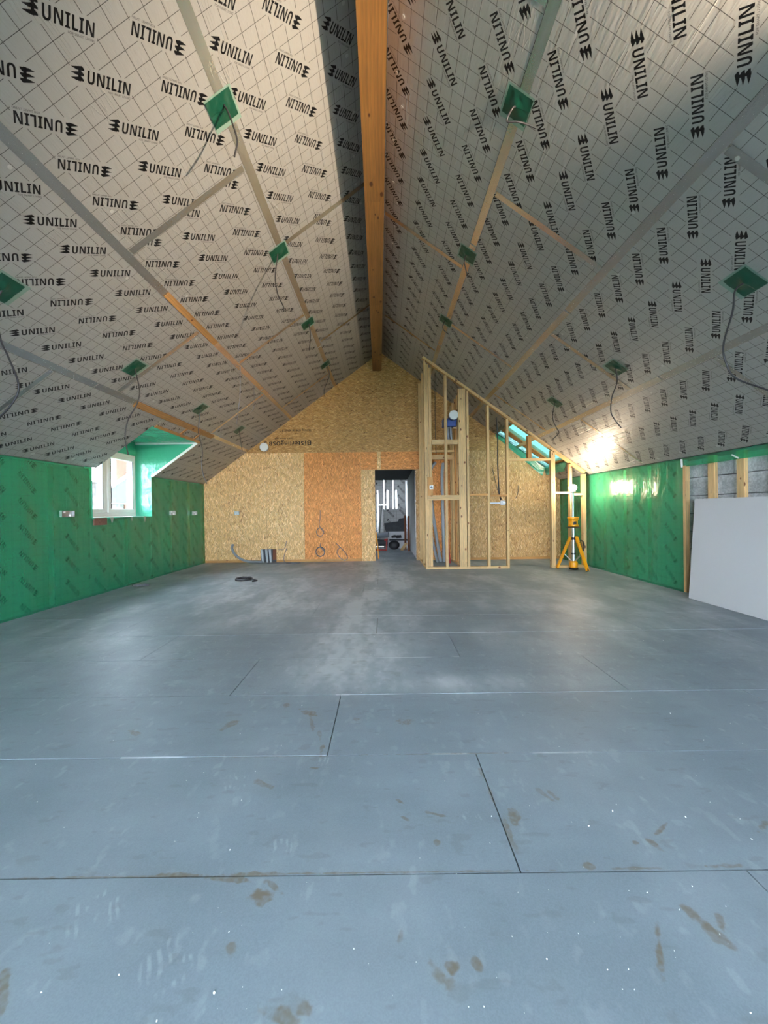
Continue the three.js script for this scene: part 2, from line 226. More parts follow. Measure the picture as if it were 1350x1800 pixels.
for (const side of [-1, 1]) {
  const C = structure(side < 0 ? 'ceiling_left' : 'ceiling_right', 'sloping ceiling of foil-faced insulation boards with taped joints'), fn = onSlope(side), holes = HOLES[side];
  let deck = [[-.22, SR, FRONT - .1, BACK + .1]]; for (const h of holes) deck = minus(deck, h);
  part(C, 'roof_deck', mergeGeometries(deck.map((r) => prism(fn, ...r, .125, .16, (s, d) => [d, s]))), M.dark);
  for (let r = 0; r < 4; r++) {
    const cuts = [FRONT, ...CUTS[side][r], BACK], [ls, ld] = LOGO_AT[side][r];
    for (let k = 0; k + 1 < cuts.length; k++) {
      let list = [[ROWS[r] + .004, ROWS[r + 1] - (r < 3 ? .004 : 0), cuts[k] + .004, cuts[k + 1] - .004]]; for (const h of holes) list = minus(list, h);
      if (!list.length) continue;
      const js = k > 1 ? rr(-.05, .05) : 0, jd = k > 1 ? rr(0, TH) : 0;
      const uv = (s, d) => [s - ls - js + 2 * CELL + (rnd(), 0), (side < 0 ? d - ld - jd : -(d - ld - jd)) + 1.5 * CELL];
      part(C, 'insulation_panel', mergeGeometries(list.map((q) => prism(fn, ...q, 0, .12, uv))), M.foil);
    }
  }
  // tapes along the rows, then across
  for (let r = 1; r < 4; r++) for (let d = FRONT; d < BACK - .1; d += 2.53) part(C, 'joint_tape', tapeStrip(side, ROWS[r], d, ROWS[r], Math.min(BACK, d + 2.51), .07), M.tape);
  for (let r = 0; r < 4; r++) for (const d of CUTS[side][r]) {
    if (side < 0 && r === 0 && d > 5.4 && d < 6.9) continue; if (side > 0 && d > 8) continue;
    part(C, 'joint_tape', tapeStrip(side, ROWS[r] + .045, d, ROWS[r + 1] - (r === 3 ? .12 : .045), d, r === 0 ? .045 : .058, .0012), M.tape);
  }
  // white plastic fixings near the eaves and the joints
  for (let r = 0; r < 3; r++) for (let k = 0; k < 12; k++) {
    const s = (r ? ROWS[r] + (k % 2 ? .13 : -.12) : .09) + rr(-.02, .02), d = 2.3 + k * .55 + rr(-.06, .06); if (holes.some((h) => s > h[0] - .05 && s < h[1] + .05 && d > h[2] - .05 && d < h[3] + .05)) continue;
    const g = new THREE.CylinderGeometry(r ? .011 : .018, r ? .013 : .022, .004, 14); g.rotateZ(side < 0 ? PITCH : -PITCH); const p = fn(s, d, -.0025); g.translate(p.x, p.y, p.z); part(C, 'fixing_washer', g, M.washer);
  }
  for (let k = 0; k < 18; k++) { const g = new THREE.CylinderGeometry(.011, .013, .004, 12); g.rotateZ(side < 0 ? PITCH : -PITCH); const p = fn(SR - .24 + rr(-.06, .05), 2.3 + k * .35 + rr(-.08, .08), -.0025); g.translate(p.x, p.y, p.z); part(C, 'fixing_washer', g, M.washer); }
  if (side < 0) {                                                  // bare timber showing between boards
    part(C, 'timber_strip', prism(fn, 2.345, 2.405, 3.75, 4.85, -.010, -.004, (s, d) => [d, s]), M.woodDull);
    part(C, 'timber_strip', prism(fn, 1.13, 1.215, 4.85, 7.05, -.012, -.004, (s, d) => [d, s]), M.woodDull);
    part(C, 'timber_strip', prism(fn, .955, 1.0, 5.56, 6.9, -.014, -.004, (s, d) => [d, s]), M.woodDull);
    for (const d of [6.18, 6.62]) part(C, 'timber_strip', prism(fn, 1.0, 1.13, d, d + .05, -.012, -.004, (s, d2) => [s, d2]), M.woodDull);
  }
}

// ---------------------------------------------------------------- floor boards
{
  const F = structure('floor', 'grey coated chipboard floor, dusty and muddy');
  part(F, 'joists', new THREE.BoxGeometry(8.4, .1, 16.6).translate(0, -.0722, -4.5), M.subfloor);
  const first = { 0: 1.08, 1: .40, 2: -.27, 3: -.94, 4: .555, 5: -.08, 6: 1.63, 7: -1.40, 8: -.3 };
  for (let k = -7; k < 19; k++) {
    const d0 = 1.225 + .603 * (k - 1), d1 = d0 + .603, x = first[k] ?? rr(-1.2, 1.2), e = [XL - .1]; if (d0 > BACK + .2 && false) continue;
    for (let j = -4; j < 5; j++) { const q = x + 2.4 * j; if (q > XL + .1 && q < XR - .1) e.push(q); } e.push(XR + .1);
    const near = d1 < 2.45, r = near ? NEAR : FAR;
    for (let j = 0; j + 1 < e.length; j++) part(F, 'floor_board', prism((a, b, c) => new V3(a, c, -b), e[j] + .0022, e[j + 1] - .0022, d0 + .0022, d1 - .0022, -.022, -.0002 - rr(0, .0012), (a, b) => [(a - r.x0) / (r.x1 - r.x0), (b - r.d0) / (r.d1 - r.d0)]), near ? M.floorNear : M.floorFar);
  }
}

// ---------------------------------------------------------------- walls
const poly = (pts, depth) => new THREE.ExtrudeGeometry(new THREE.Shape(pts.map(([x, y]) => new THREE.Vector2(x, y))), { depth, bevelEnabled: false });
function clip(pts, a, b, c) {                                       // keep a x + b y <= c
  const out = []; for (let i = 0; i < pts.length; i++) { const p = pts[i], q = pts[(i + 1) % pts.length], f = a * p[0] + b * p[1] - c, g = a * q[0] + b * q[1] - c; if (f <= 0) out.push(p); if (f * g < 0) { const t = f / (f - g); out.push([p[0] + (q[0] - p[0]) * t, p[1] + (q[1] - p[1]) * t]); } } return out;
}
const underRoof = (pts) => clip(clip(pts, -TAN, 1, KH - XL * TAN), TAN, 1, KH + XR * TAN);
const underDeck = (pts) => clip(clip(pts, -TAN, 1, KH + .155 - XL * TAN), TAN, 1, KH + .155 + XR * TAN);
const rect = (x0, x1, y0, y1) => [[x0, y0], [x1, y0], [x1, y1], [x0, y1]];
const swapUV = (g, on) => { const u = g.attributes.uv, ox = rr(0, 4), oy = rr(0, 4); for (let i = 0; i < u.count; i++) { const a = u.getX(i) + ox, b = u.getY(i) + oy; on ? u.setXY(i, b, a) : u.setXY(i, a, b); } return g; };
{
  const W = structure('wall_back', 'gable wall sheathed in wood strand boards');
  const shape = new THREE.Shape(underDeck(rect(XL - .3, XR + .3, -.05, 5)).map(([x, y]) => new THREE.Vector2(x, y)));
  shape.holes.push(new THREE.Path(rect(-.19, .70, -.04, 1.985).map(([x, y]) => new THREE.Vector2(x, y))));
  part(W, 'wall_core', new THREE.ExtrudeGeometry(shape, { depth: .13, bevelEnabled: false }).translate(0, 0, -BACK - .13), M.osbGrey);
  const L = [[-3.9, -2.553, .055, 2.37, 'osb', 1], [-2.547, -1.732, .055, 2.37, 'osb', 1], [-1.728, -.492, .055, 2.37, 'osbOrange', 1], [-.488, -.19, 0, 1.985, 'osb', 1], [-.488, -.135, 1.988, 2.37, 'osbOrange', 0], [-.132, -.06, 1.988, 2.37, 'osb', 1], [-.057, 1.02, 1.988, 2.37, 'osbOrange', 0], [.70, .82, 0, 1.985, 'osbGrey', 1], [.822, 1.55, .055, 1.985, 'osbOrange', 1], [1.022, 1.55, 1.988, 2.37, 'osbOrange', 1], [1.553, 2.62, .055, 2.37, 'osbGrey', 1], [2.623, 3.82, .055, 2.37, 'osbGrey', 1], [-3.9, -.103, 2.373, 3.57, 'osbUpperShaded', 0], [-.10, 3.82, 2.373, 3.57, 'osbUpperShaded', 0], [-3.9, -.103, 3.573, 4.6, 'osbUpperShaded', 0], [-.10, 3.82, 3.573, 4.6, 'osbUpperShaded', 0]];
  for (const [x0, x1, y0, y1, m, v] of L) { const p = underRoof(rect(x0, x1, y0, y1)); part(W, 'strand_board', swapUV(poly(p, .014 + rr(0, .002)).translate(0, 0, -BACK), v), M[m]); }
  part(W, 'sole_plate', blk(XL, -.492, 0, .052, -BACK, -BACK + .012), M.woodDeep); part(W, 'sole_plate', blk(.83, XR, 0, .052, -BACK, -BACK + .010), M.woodDeep);
  // upside-down stamp of the board maker
  const z = -BACK + .0175;
  for (const [t, size, x, y, w] of [['SterlingOSB 3', .085, -1.72, 2.62, .86], ['Bi', .10, -1.55, 2.635, .13], ['Sterling OSB EN 300 OSB/3', .045, -1.56, 2.88, .68], ['OSB/3 18mm 2400', .032, -1.95, 2.705, .40]]) {
    const g = lettering(t, size); g.computeBoundingBox(); g.scale(w / (g.boundingBox.max.x - g.boundingBox.min.x), 1, 1); g.rotateZ(Math.PI); g.translate(x, y, z); part(W, 'printed_lettering', g, M.ink);
  }
}
// film hung over a wall, draped on what is behind it: d runs along the wall
const fold = (d, y, k) => .010 * Math.abs(Math.sin(Math.PI * (d - .25) / .6)) + .012 * (fbm(d * 5 + k, y * 1.2 + d * .8, 3) - .5) + .007 * (1 - Math.abs(noise(d * 6 + y * 1.5 + k, y * .9) * 2 - 1));
function filmSheet(side, d0, d1, y0, y1, k = 0) {
  const nx = Math.max(2, Math.ceil((d1 - d0) / .03)), ny = Math.max(2, Math.ceil((y1 - y0) / .05)), P = [], U = [], I = [], X = side < 0 ? XL : XR;
  for (let i = 0; i <= nx; i++) for (let j = 0; j <= ny; j++) { const d = d0 + (d1 - d0) * i / nx, y = y0 + (y1 - y0) * j / ny; P.push(X + side * fold(d, y, k), y, -d); U.push(d, y); }
  for (let i = 0; i < nx; i++) for (let j = 0; j < ny; j++) { const a = i * (ny + 1) + j, b = a + ny + 1; side < 0 ? I.push(a, b, a + 1, a + 1, b, b + 1) : I.push(a, a + 1, b, a + 1, b + 1, b); }
  const g = new THREE.BufferGeometry(); g.setAttribute('position', new THREE.Float32BufferAttribute(P, 3)); g.setAttribute('uv', new THREE.Float32BufferAttribute(U, 2)); g.setIndex(I); g.computeVertexNormals(); return g;
}
const wallFoil = (side, d0, d1, y0, y1) => { const X = side < 0 ? XL - .04 : XR + .04, X2 = X + side * .06, ou = rr(0, .7), ov = rr(0, .28); return prism((d, y, n) => new V3(X + (X2 - X) * n, y, -d), d0, d1, y0, y1, 0, 1, (d, y) => [(side < 0 ? d : -d) + ou, -y + ov]); };
const WIN = { d0: 5.45, d1: 6.85, sill: 1.05, out: -4.26 };
{
  const W = structure('wall_left', 'low side wall under green vapour film');
  for (const r of [[FRONT, WIN.d0, 0, KH + .05], [WIN.d1 + .02, BACK, 0, KH + .05], [WIN.d0, WIN.d1 + .02, 0, WIN.sill]]) part(W, 'wall_core', new THREE.BoxGeometry(.27, r[3] - r[2], r[1] - r[0]).translate(XL - .10 - .14, (r[2] + r[3]) / 2, -(r[0] + r[1]) / 2), M.plaster);
  for (const [a, b, h] of [[-3.4, -1.21, 1.7], [-1.2, 0, 1.7], [.01, 1.2, 1.7], [1.21, 2.4, 1.7], [2.41, 3.6, 1.7], [3.61, 4.8, 1.7], [4.81, 5.44, 1.7], [5.46, 6.2, 1.03], [6.21, 6.85, 1.03], [6.88, 7.5, 1.7], [7.51, 8.2, 1.7], [8.21, 8.83, 1.7]]) part(W, 'insulation_panel', wallFoil(-1, a, b, .02, h), M.foil);
  for (const d of [3.605, 4.805, 6.205, 7.505, 8.205]) part(W, 'joint_tape', new THREE.BoxGeometry(.002, d > 5.4 && d < 6.9 ? 1 : 1.66, .08).translate(XL - .038, d > 5.4 && d < 6.9 ? .53 : .86, -d), M.tape);
  part(W, 'vapour_film', filmSheet(-1, FRONT, WIN.d0, 0, KH - .004, 3), M.film); part(W, 'vapour_film', filmSheet(-1, WIN.d0, WIN.d1, 0, WIN.sill, 3), M.film); part(W, 'vapour_film', filmSheet(-1, WIN.d1, BACK, 0, KH - .004, 3), M.film);
  part(W, 'wall_block', blk(XL - .02, XL + .004, .945, 1.045, -5.72, -5.47), M.brick);
  const flap = (d, w, h) => new THREE.ExtrudeGeometry(new THREE.Shape([[-w / 2, 0], [w / 2, 0], [w * .15, -h], [-w * .1, -h]].map((p) => new THREE.Vector2(...p))), { depth: .002, bevelEnabled: false }).rotateY(Math.PI / 2).translate(XL + .006, WIN.sill + .002, -d);
  for (const [d, w, h] of [[5.82, .08, .08], [6.28, .05, .07], [6.62, .07, .09]]) part(W, 'film_flap', flap(d, w, h), M.clearTape);
}
{ // dormer linings: sill, cheeks, ceiling, all under film
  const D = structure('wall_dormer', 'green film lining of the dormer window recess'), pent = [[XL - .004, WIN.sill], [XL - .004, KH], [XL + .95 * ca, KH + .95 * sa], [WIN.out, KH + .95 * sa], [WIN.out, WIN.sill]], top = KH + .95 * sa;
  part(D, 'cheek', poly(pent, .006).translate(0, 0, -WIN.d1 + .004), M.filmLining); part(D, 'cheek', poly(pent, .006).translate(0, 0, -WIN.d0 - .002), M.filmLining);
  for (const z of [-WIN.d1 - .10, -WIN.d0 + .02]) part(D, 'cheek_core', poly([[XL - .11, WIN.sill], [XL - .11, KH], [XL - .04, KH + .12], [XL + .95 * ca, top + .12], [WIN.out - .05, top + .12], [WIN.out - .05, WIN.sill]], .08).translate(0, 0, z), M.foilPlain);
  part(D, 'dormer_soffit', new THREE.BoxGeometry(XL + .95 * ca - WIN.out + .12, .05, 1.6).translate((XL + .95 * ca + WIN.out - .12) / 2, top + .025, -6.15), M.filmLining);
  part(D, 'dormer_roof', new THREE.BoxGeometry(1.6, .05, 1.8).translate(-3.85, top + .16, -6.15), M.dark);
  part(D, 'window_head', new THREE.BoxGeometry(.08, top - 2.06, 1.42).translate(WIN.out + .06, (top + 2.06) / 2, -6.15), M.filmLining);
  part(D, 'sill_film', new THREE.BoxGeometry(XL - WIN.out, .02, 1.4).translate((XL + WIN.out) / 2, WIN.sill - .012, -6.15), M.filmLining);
  part(D, 'edge_tape', bar([WIN.out + .05, top - .012, -WIN.d1 + .012], [XL + .95 * ca, top - .012, -WIN.d1 + .012], .02, .03), M.offwhite);
  part(D, 'edge_tape', bar([XL + .0, KH - .005, -WIN.d1 + .004], [XL + .95 * ca, top - .01, -WIN.d1 + .004], .022, .035), M.offwhite);
}
{ // white dormer window
  const W = structure('window_1', 'white framed dormer window with two lights'), X = WIN.out + .055, y0 = WIN.sill + .005, y1 = 2.07, a = WIN.d0 + .01, b = WIN.d1 - .01;
  const fr = (n, d0, d1, yy0, yy1, t, x = X, w = .07, par = W) => part(par, n, mergeGeometries([[d0, d1, yy0, yy0 + t], [d0, d1, yy1 - t, yy1], [d0, d0 + t, yy0 + t, yy1 - t], [d1 - t, d1, yy0 + t, yy1 - t]].map(([p, q, r, s]) => new RoundedBoxGeometry(w, s - r, q - p, 2, .006).translate(x, (r + s) / 2, -(p + q) / 2))), M.white);
  fr('window_frame', a, b, y0, y1, .06); part(W, 'mullion', new RoundedBoxGeometry(.07, y1 - y0 - .12, .07, 2, .006).translate(X, (y0 + y1) / 2, -6.10), M.white);
  for (const [p, q] of [[a + .06, 6.065], [6.135, b - .06]]) { fr('sash', p, q, y0 + .06, y1 - .06, .055, X + .02, .075); part(W, 'gasket', mergeGeometries([p + .058, q - .058].map((d) => new THREE.BoxGeometry(.012, y1 - y0 - .24, .006).translate(X + .056, (y0 + y1) / 2, -d))), M.black); part(W, 'pane', new THREE.BoxGeometry(.006, y1 - y0 - .22, q - p - .10).translate(X, (y0 + y1) / 2, -(p + q) / 2), M.glass); }
}
{
  const W = structure('wall_right', 'low side wall, part green film, part bare concrete block');
  part(W, 'wall_core', new THREE.BoxGeometry(.25, KH + .05, BACK - FRONT + .1).translate(XR + .105 + .145, (KH + .05) / 2, -(BACK + FRONT) / 2), M.mortar);
  for (let r = 0; r < 8; r++) { const y0 = -.115 + r * .225 + .006, y1 = Math.min(KH, y0 + .215), y00 = Math.max(.002, y0); for (let k = 0; k < 5; k++) { const d1 = 5.43 - (r % 2 ? .45 : .11) - k * .45 + .45, d0 = d1 - .44; if (d0 < 3.2) continue; part(W, 'concrete_block', blk(XR + .09, XR + .13, y00, y1, -Math.min(d1, 5.3), -d0), M.block); } }
  for (const d of [3.66, 4.03, 4.41, 4.805]) part(W, 'batten', blk(XR + .045, XR + .09, .01, KH - .02, -d - .045, -d + .045), M.wood);
  part(W, 'batten', blk(XR - .004, XR + .05, .01, 1.62, -5.188, -5.145), M.wood);
  for (const [a, b] of [[5.24, 5.9], [5.91, 6.5], [6.51, 7.1], [7.11, 7.7], [7.71, 8.3], [8.31, 8.84]]) part(W, 'insulation_panel', wallFoil(1, a, b, .02, 1.7), M.foil);
  for (const d of [5.905, 6.505, 7.105, 7.705, 8.305]) part(W, 'joint_tape', new THREE.BoxGeometry(.002, 1.66, .08).translate(XR + .038, .86, -d), M.tape);
  part(W, 'vapour_film', filmSheet(1, 5.195, BACK, 0, KH - .004, 50), M.film); part(W, 'vapour_film', filmSheet(1, FRONT, 5.2, 1.605, KH - .004, 91), M.film);
  part(W, 'staple_tape', bar([XR - .012, 1.705, -5.2], [XR - .012, 1.60, -5.19], .004, .025), M.offwhite); part(W, 'staple_tape', bar([XR - .012, 1.66, -4.45], [XR - .012, 1.61, -4.36], .004, .014), M.offwhite);
}
{ // gable behind the camera with wide glazing
  const W = structure('wall_front', 'gable wall with wide glazed doors'), s = new THREE.Shape(underDeck(rect(XL - .3, XR + .3, -.05, 5)).map(([x, y]) => new THREE.Vector2(x, y)));
  s.holes.push(new THREE.Path(rect(-2.55, 2.55, .02, 2.6).map(([x, y]) => new THREE.Vector2(x, y)))); part(W, 'wall_core', new THREE.ExtrudeGeometry(s, { depth: .25, bevelEnabled: false }).translate(0, 0, -FRONT), M.plaster);
  const D = structure('door_1', 'white framed glazed doors'); for (let k = 0; k < 3; k++) { const a = -2.55 + k * 1.7, b = a + 1.7, z = -FRONT + .12; part(D, 'door_frame', mergeGeometries([[a, b, .02, .09], [a, b, 2.53, 2.6], [a, a + .06, .09, 2.53], [b - .06, b, .09, 2.53]].map(([p, q, r, t]) => new THREE.BoxGeometry(q - p, t - r, .07).translate((p + q) / 2, (r + t) / 2, z))), M.white); part(D, 'pane', new THREE.BoxGeometry(b - a - .12, 2.44, .006).translate((a + b) / 2, 1.31, z), M.glass); }
}
// roof windows: pine frame, film-covered pane, film hung round the opening
function crumple(fn, pts, n = 12, amp = .012) {                     // a hanging scrap of film between four corners of a slope
  const A = pts.map((p) => fn(...p)), Q = [], I = []; for (let i = 0; i <= n; i++) for (let j = 0; j <= n; j++) { const u = i / n, v = j / n; Q.push(A[0].clone().multiplyScalar((1 - u) * (1 - v)).addScaledVector(A[1], u * (1 - v)).addScaledVector(A[2], u * v).addScaledVector(A[3], (1 - u) * v).add(new V3(rr(-amp, amp), rr(-amp, amp), rr(-amp, amp) * .5))); }
  for (let i = 0; i < n; i++) for (let j = 0; j < n; j++) { const a = i * (n + 1) + j, b = a + n + 1; I.push(a, b, a + 1, a + 1, b, b + 1); }
  const g = new THREE.BufferGeometry(); g.setAttribute('position', new THREE.Float32BufferAttribute(Q.flatMap((q) => [q.x, q.y, q.z]), 3)); g.setAttribute('uv', new THREE.Float32BufferAttribute(Q.flatMap((q) => [q.z, q.y]), 2)); g.setIndex(I); g.computeVertexNormals(); return g;
}
function roofWindow(name, label, side, s0, s1, d0, d1) {
  const W = structure(name, label), fn = onSlope(side), uv = (s, d, n) => [d + n, s + n], e = d1 - .24;
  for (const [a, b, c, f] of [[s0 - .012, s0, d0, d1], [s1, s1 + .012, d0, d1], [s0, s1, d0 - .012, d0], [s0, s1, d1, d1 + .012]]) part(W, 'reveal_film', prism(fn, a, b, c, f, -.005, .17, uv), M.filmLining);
  for (const [a, b, c, f] of [[s0, s0 + .05, d0, e], [s1 - .05, s1, d0, e], [s0 + .05, s1 - .05, d0, d0 + .03], [s0, s1, e - .19, e]]) part(W, 'frame', prism(fn, a, b, c, f, .05, .13, (s, d, n) => f - c > b - a ? [d, s + n] : [s, d + n]), M.woodDeep);
  part(W, 'gasket', prism(fn, s0, s1, e, e + .02, .045, .13, uv), M.black);
  part(W, 'pane', prism(fn, s0 + .045, s1 - .045, d0 + .025, e - .185, .07, .075, uv), M.filmPane); part(W, 'film_sheet', crumple(fn, [[s0, e + .02, .06], [s1, e + .02, .06], [s1, d1, .03], [s0, d1, .03]], 20, .012), M.filmPane); return W;
}
{
  const W = roofWindow('window_2', 'roof window hung with green film behind the stud frame', 1, ...HOLES[1][0]), fn = onSlope(1);
  part(W, 'film_flap', crumple(fn, [[.42, 7.75, -.005], [.42, 8.8, -.005], [.30, 8.82, -.10], [.24, 8.1, -.03]]), M.filmLining);
  part(W, 'film_flap', crumple(fn, [[.42, 8.76, 0], [1.72, 8.76, 0], [1.66, 8.81, -.05], [.36, 8.81, -.16]], 14, .006), M.filmLining);
  part(W, 'film_flap', crumple(fn, [[1.70, 7.7, -.005], [1.70, 8.78, -.005], [1.80, 8.78, -.03], [1.79, 7.9, -.02]]), M.filmPane);
  roofWindow('window_3', 'roof window hung with green film above the camera', -1, ...HOLES[-1][1]);
}

// ---------------------------------------------------------------- room beyond the doorway
{
  const z0 = -BACK - .13, zf = -12.45;
  const W = structure('wall_far', 'foil board wall of the room beyond the doorway');
  const face = (fn, a0, a1, b0, b1) => { const ou = rr(0, .7), ov = rr(0, .3); return prism(fn, a0, a1, b0, b1, 0, .06, (a, b) => [a + ou, -b + ov]); };
  for (const [a, b] of [[-2.6, -1.25], [-1.24, -.30], [-.29, .0], [.01, .28], [.29, .72]]) part(W, 'insulation_panel', face((x, y, n) => new V3(x, y, zf - n), a, b, 0, 2.3), M.foil);
  for (const x of [-.19, .11, .38]) part(W, 'joint_tape', new THREE.BoxGeometry(.055, 1.55, .003).translate(x, .95, zf + .003), M.tape); part(W, 'joint_tape', new THREE.BoxGeometry(.26, .045, .003).translate(-.04, 1.27, zf + .004), M.tape); part(W, 'joint_tape', new THREE.BoxGeometry(.05, 2.1, .006).translate(.69, 1.05, zf + .006), M.tape);
  const R = structure('wall_side', 'right side wall of the room beyond the doorway'); part(R, 'insulation_panel', prism((d, y, n) => new V3(.72 + n, y, -d), 9.0, 12.5, 0, 2.3, 0, .08, (d, y) => [-d, -y]), M.foilPlain); part(R, 'joint_tape', new THREE.BoxGeometry(.006, 1.95, .07).translate(.70, 1.0, -9.02), M.tape);
  const L = structure('wall_side_left', 'left side wall of the room beyond the doorway'), s = new THREE.Shape([[9, 0], [12.5, 0], [12.5, 2.4], [9, 2.4]].map((p) => new THREE.Vector2(...p))); s.holes.push(new THREE.Path(rect(11.3, 12.0, .7, 1.4).map((p) => new THREE.Vector2(...p)))); part(L, 'wall_core', new THREE.ExtrudeGeometry(s, { depth: .1, bevelEnabled: false }).rotateY(Math.PI / 2).translate(-2.65, 0, 0), M.plaster);
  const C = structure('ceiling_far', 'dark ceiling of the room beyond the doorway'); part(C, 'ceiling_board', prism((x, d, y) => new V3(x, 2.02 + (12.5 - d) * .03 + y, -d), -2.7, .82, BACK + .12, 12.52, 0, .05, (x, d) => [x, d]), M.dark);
}

// ---------------------------------------------------------------- outside, seen through the dormer
{
  const h = thing('neighbour_house', 'neighbouring stone house with slate roof seen through the dormer window', 'house', [-18, -3, -28]);
  part(h, 'wall', new THREE.BoxGeometry(4, 4.7, 10).translate(-18, -.65, -28.5), M.stone); part(h, 'quoin', new THREE.BoxGeometry(.12, 4.65, .55).translate(-15.98, -.66, -25.3), M.orangeBrick);
  part(h, 'roof', poly([[23.6, 1.72], [33.6, 1.72], [33.6, 5.5], [28.9, 5.2], [23.65, 2.55]], .25).rotateY(Math.PI / 2).translate(-16.2, 0, 0), M.slate);
  part(h, 'verge', bar([-15.9, 2.62, -23.6], [-15.9, 5.25, -28.9], .12, .16), M.white);
  part(h, 'chimney', new THREE.BoxGeometry(.9, 3.4, .9).translate(-17.2, 4.4, -27.3), M.orangeBrick);
  const w = thing('garden_wall', 'pale rubble stone wall seen through the near dormer pane', 'wall', [-13, -3, -16]); part(w, 'wall', new THREE.BoxGeometry(.4, 5.5, 5).translate(-13.2, -.25, -16.2), M.stone); part(w, 'coping', new THREE.BoxGeometry(.5, .08, 5.05).translate(-13.2, 2.54, -16.2), M.stone);
  const g = structure('ground', 'ground outside'); part(g, 'ground_surface', new THREE.BoxGeometry(120, .2, 120).translate(0, -3.1, -10), M.grass);
}

// ---------------------------------------------------------------- ridge beam
{
  const b = thing('ridge_beam', 'long pine ridge beam running under the apex of the ceiling', 'beam', [-.03, 4.12, 0]);
  const cx = (d) => -.005 - .0125 * d; part(b, 'beam_timber', prism((d, q, y) => new V3(cx(d) + q, y, -d), FRONT + .01, BACK - .02, -.095, .095, 4.12, 4.445, (d, q, y, ax) => [d * .8, (ax === 1 ? y : q) * 1.0 + .3]), M.woodBeam);
  part(b, 'edge_tape', prism((d, q, y) => new V3(cx(d) + q, y, -d), FRONT + .02, BACK - .03, .0955, .0985, 4.118, 4.15, (d, q) => [d, q]), M.tape);
}

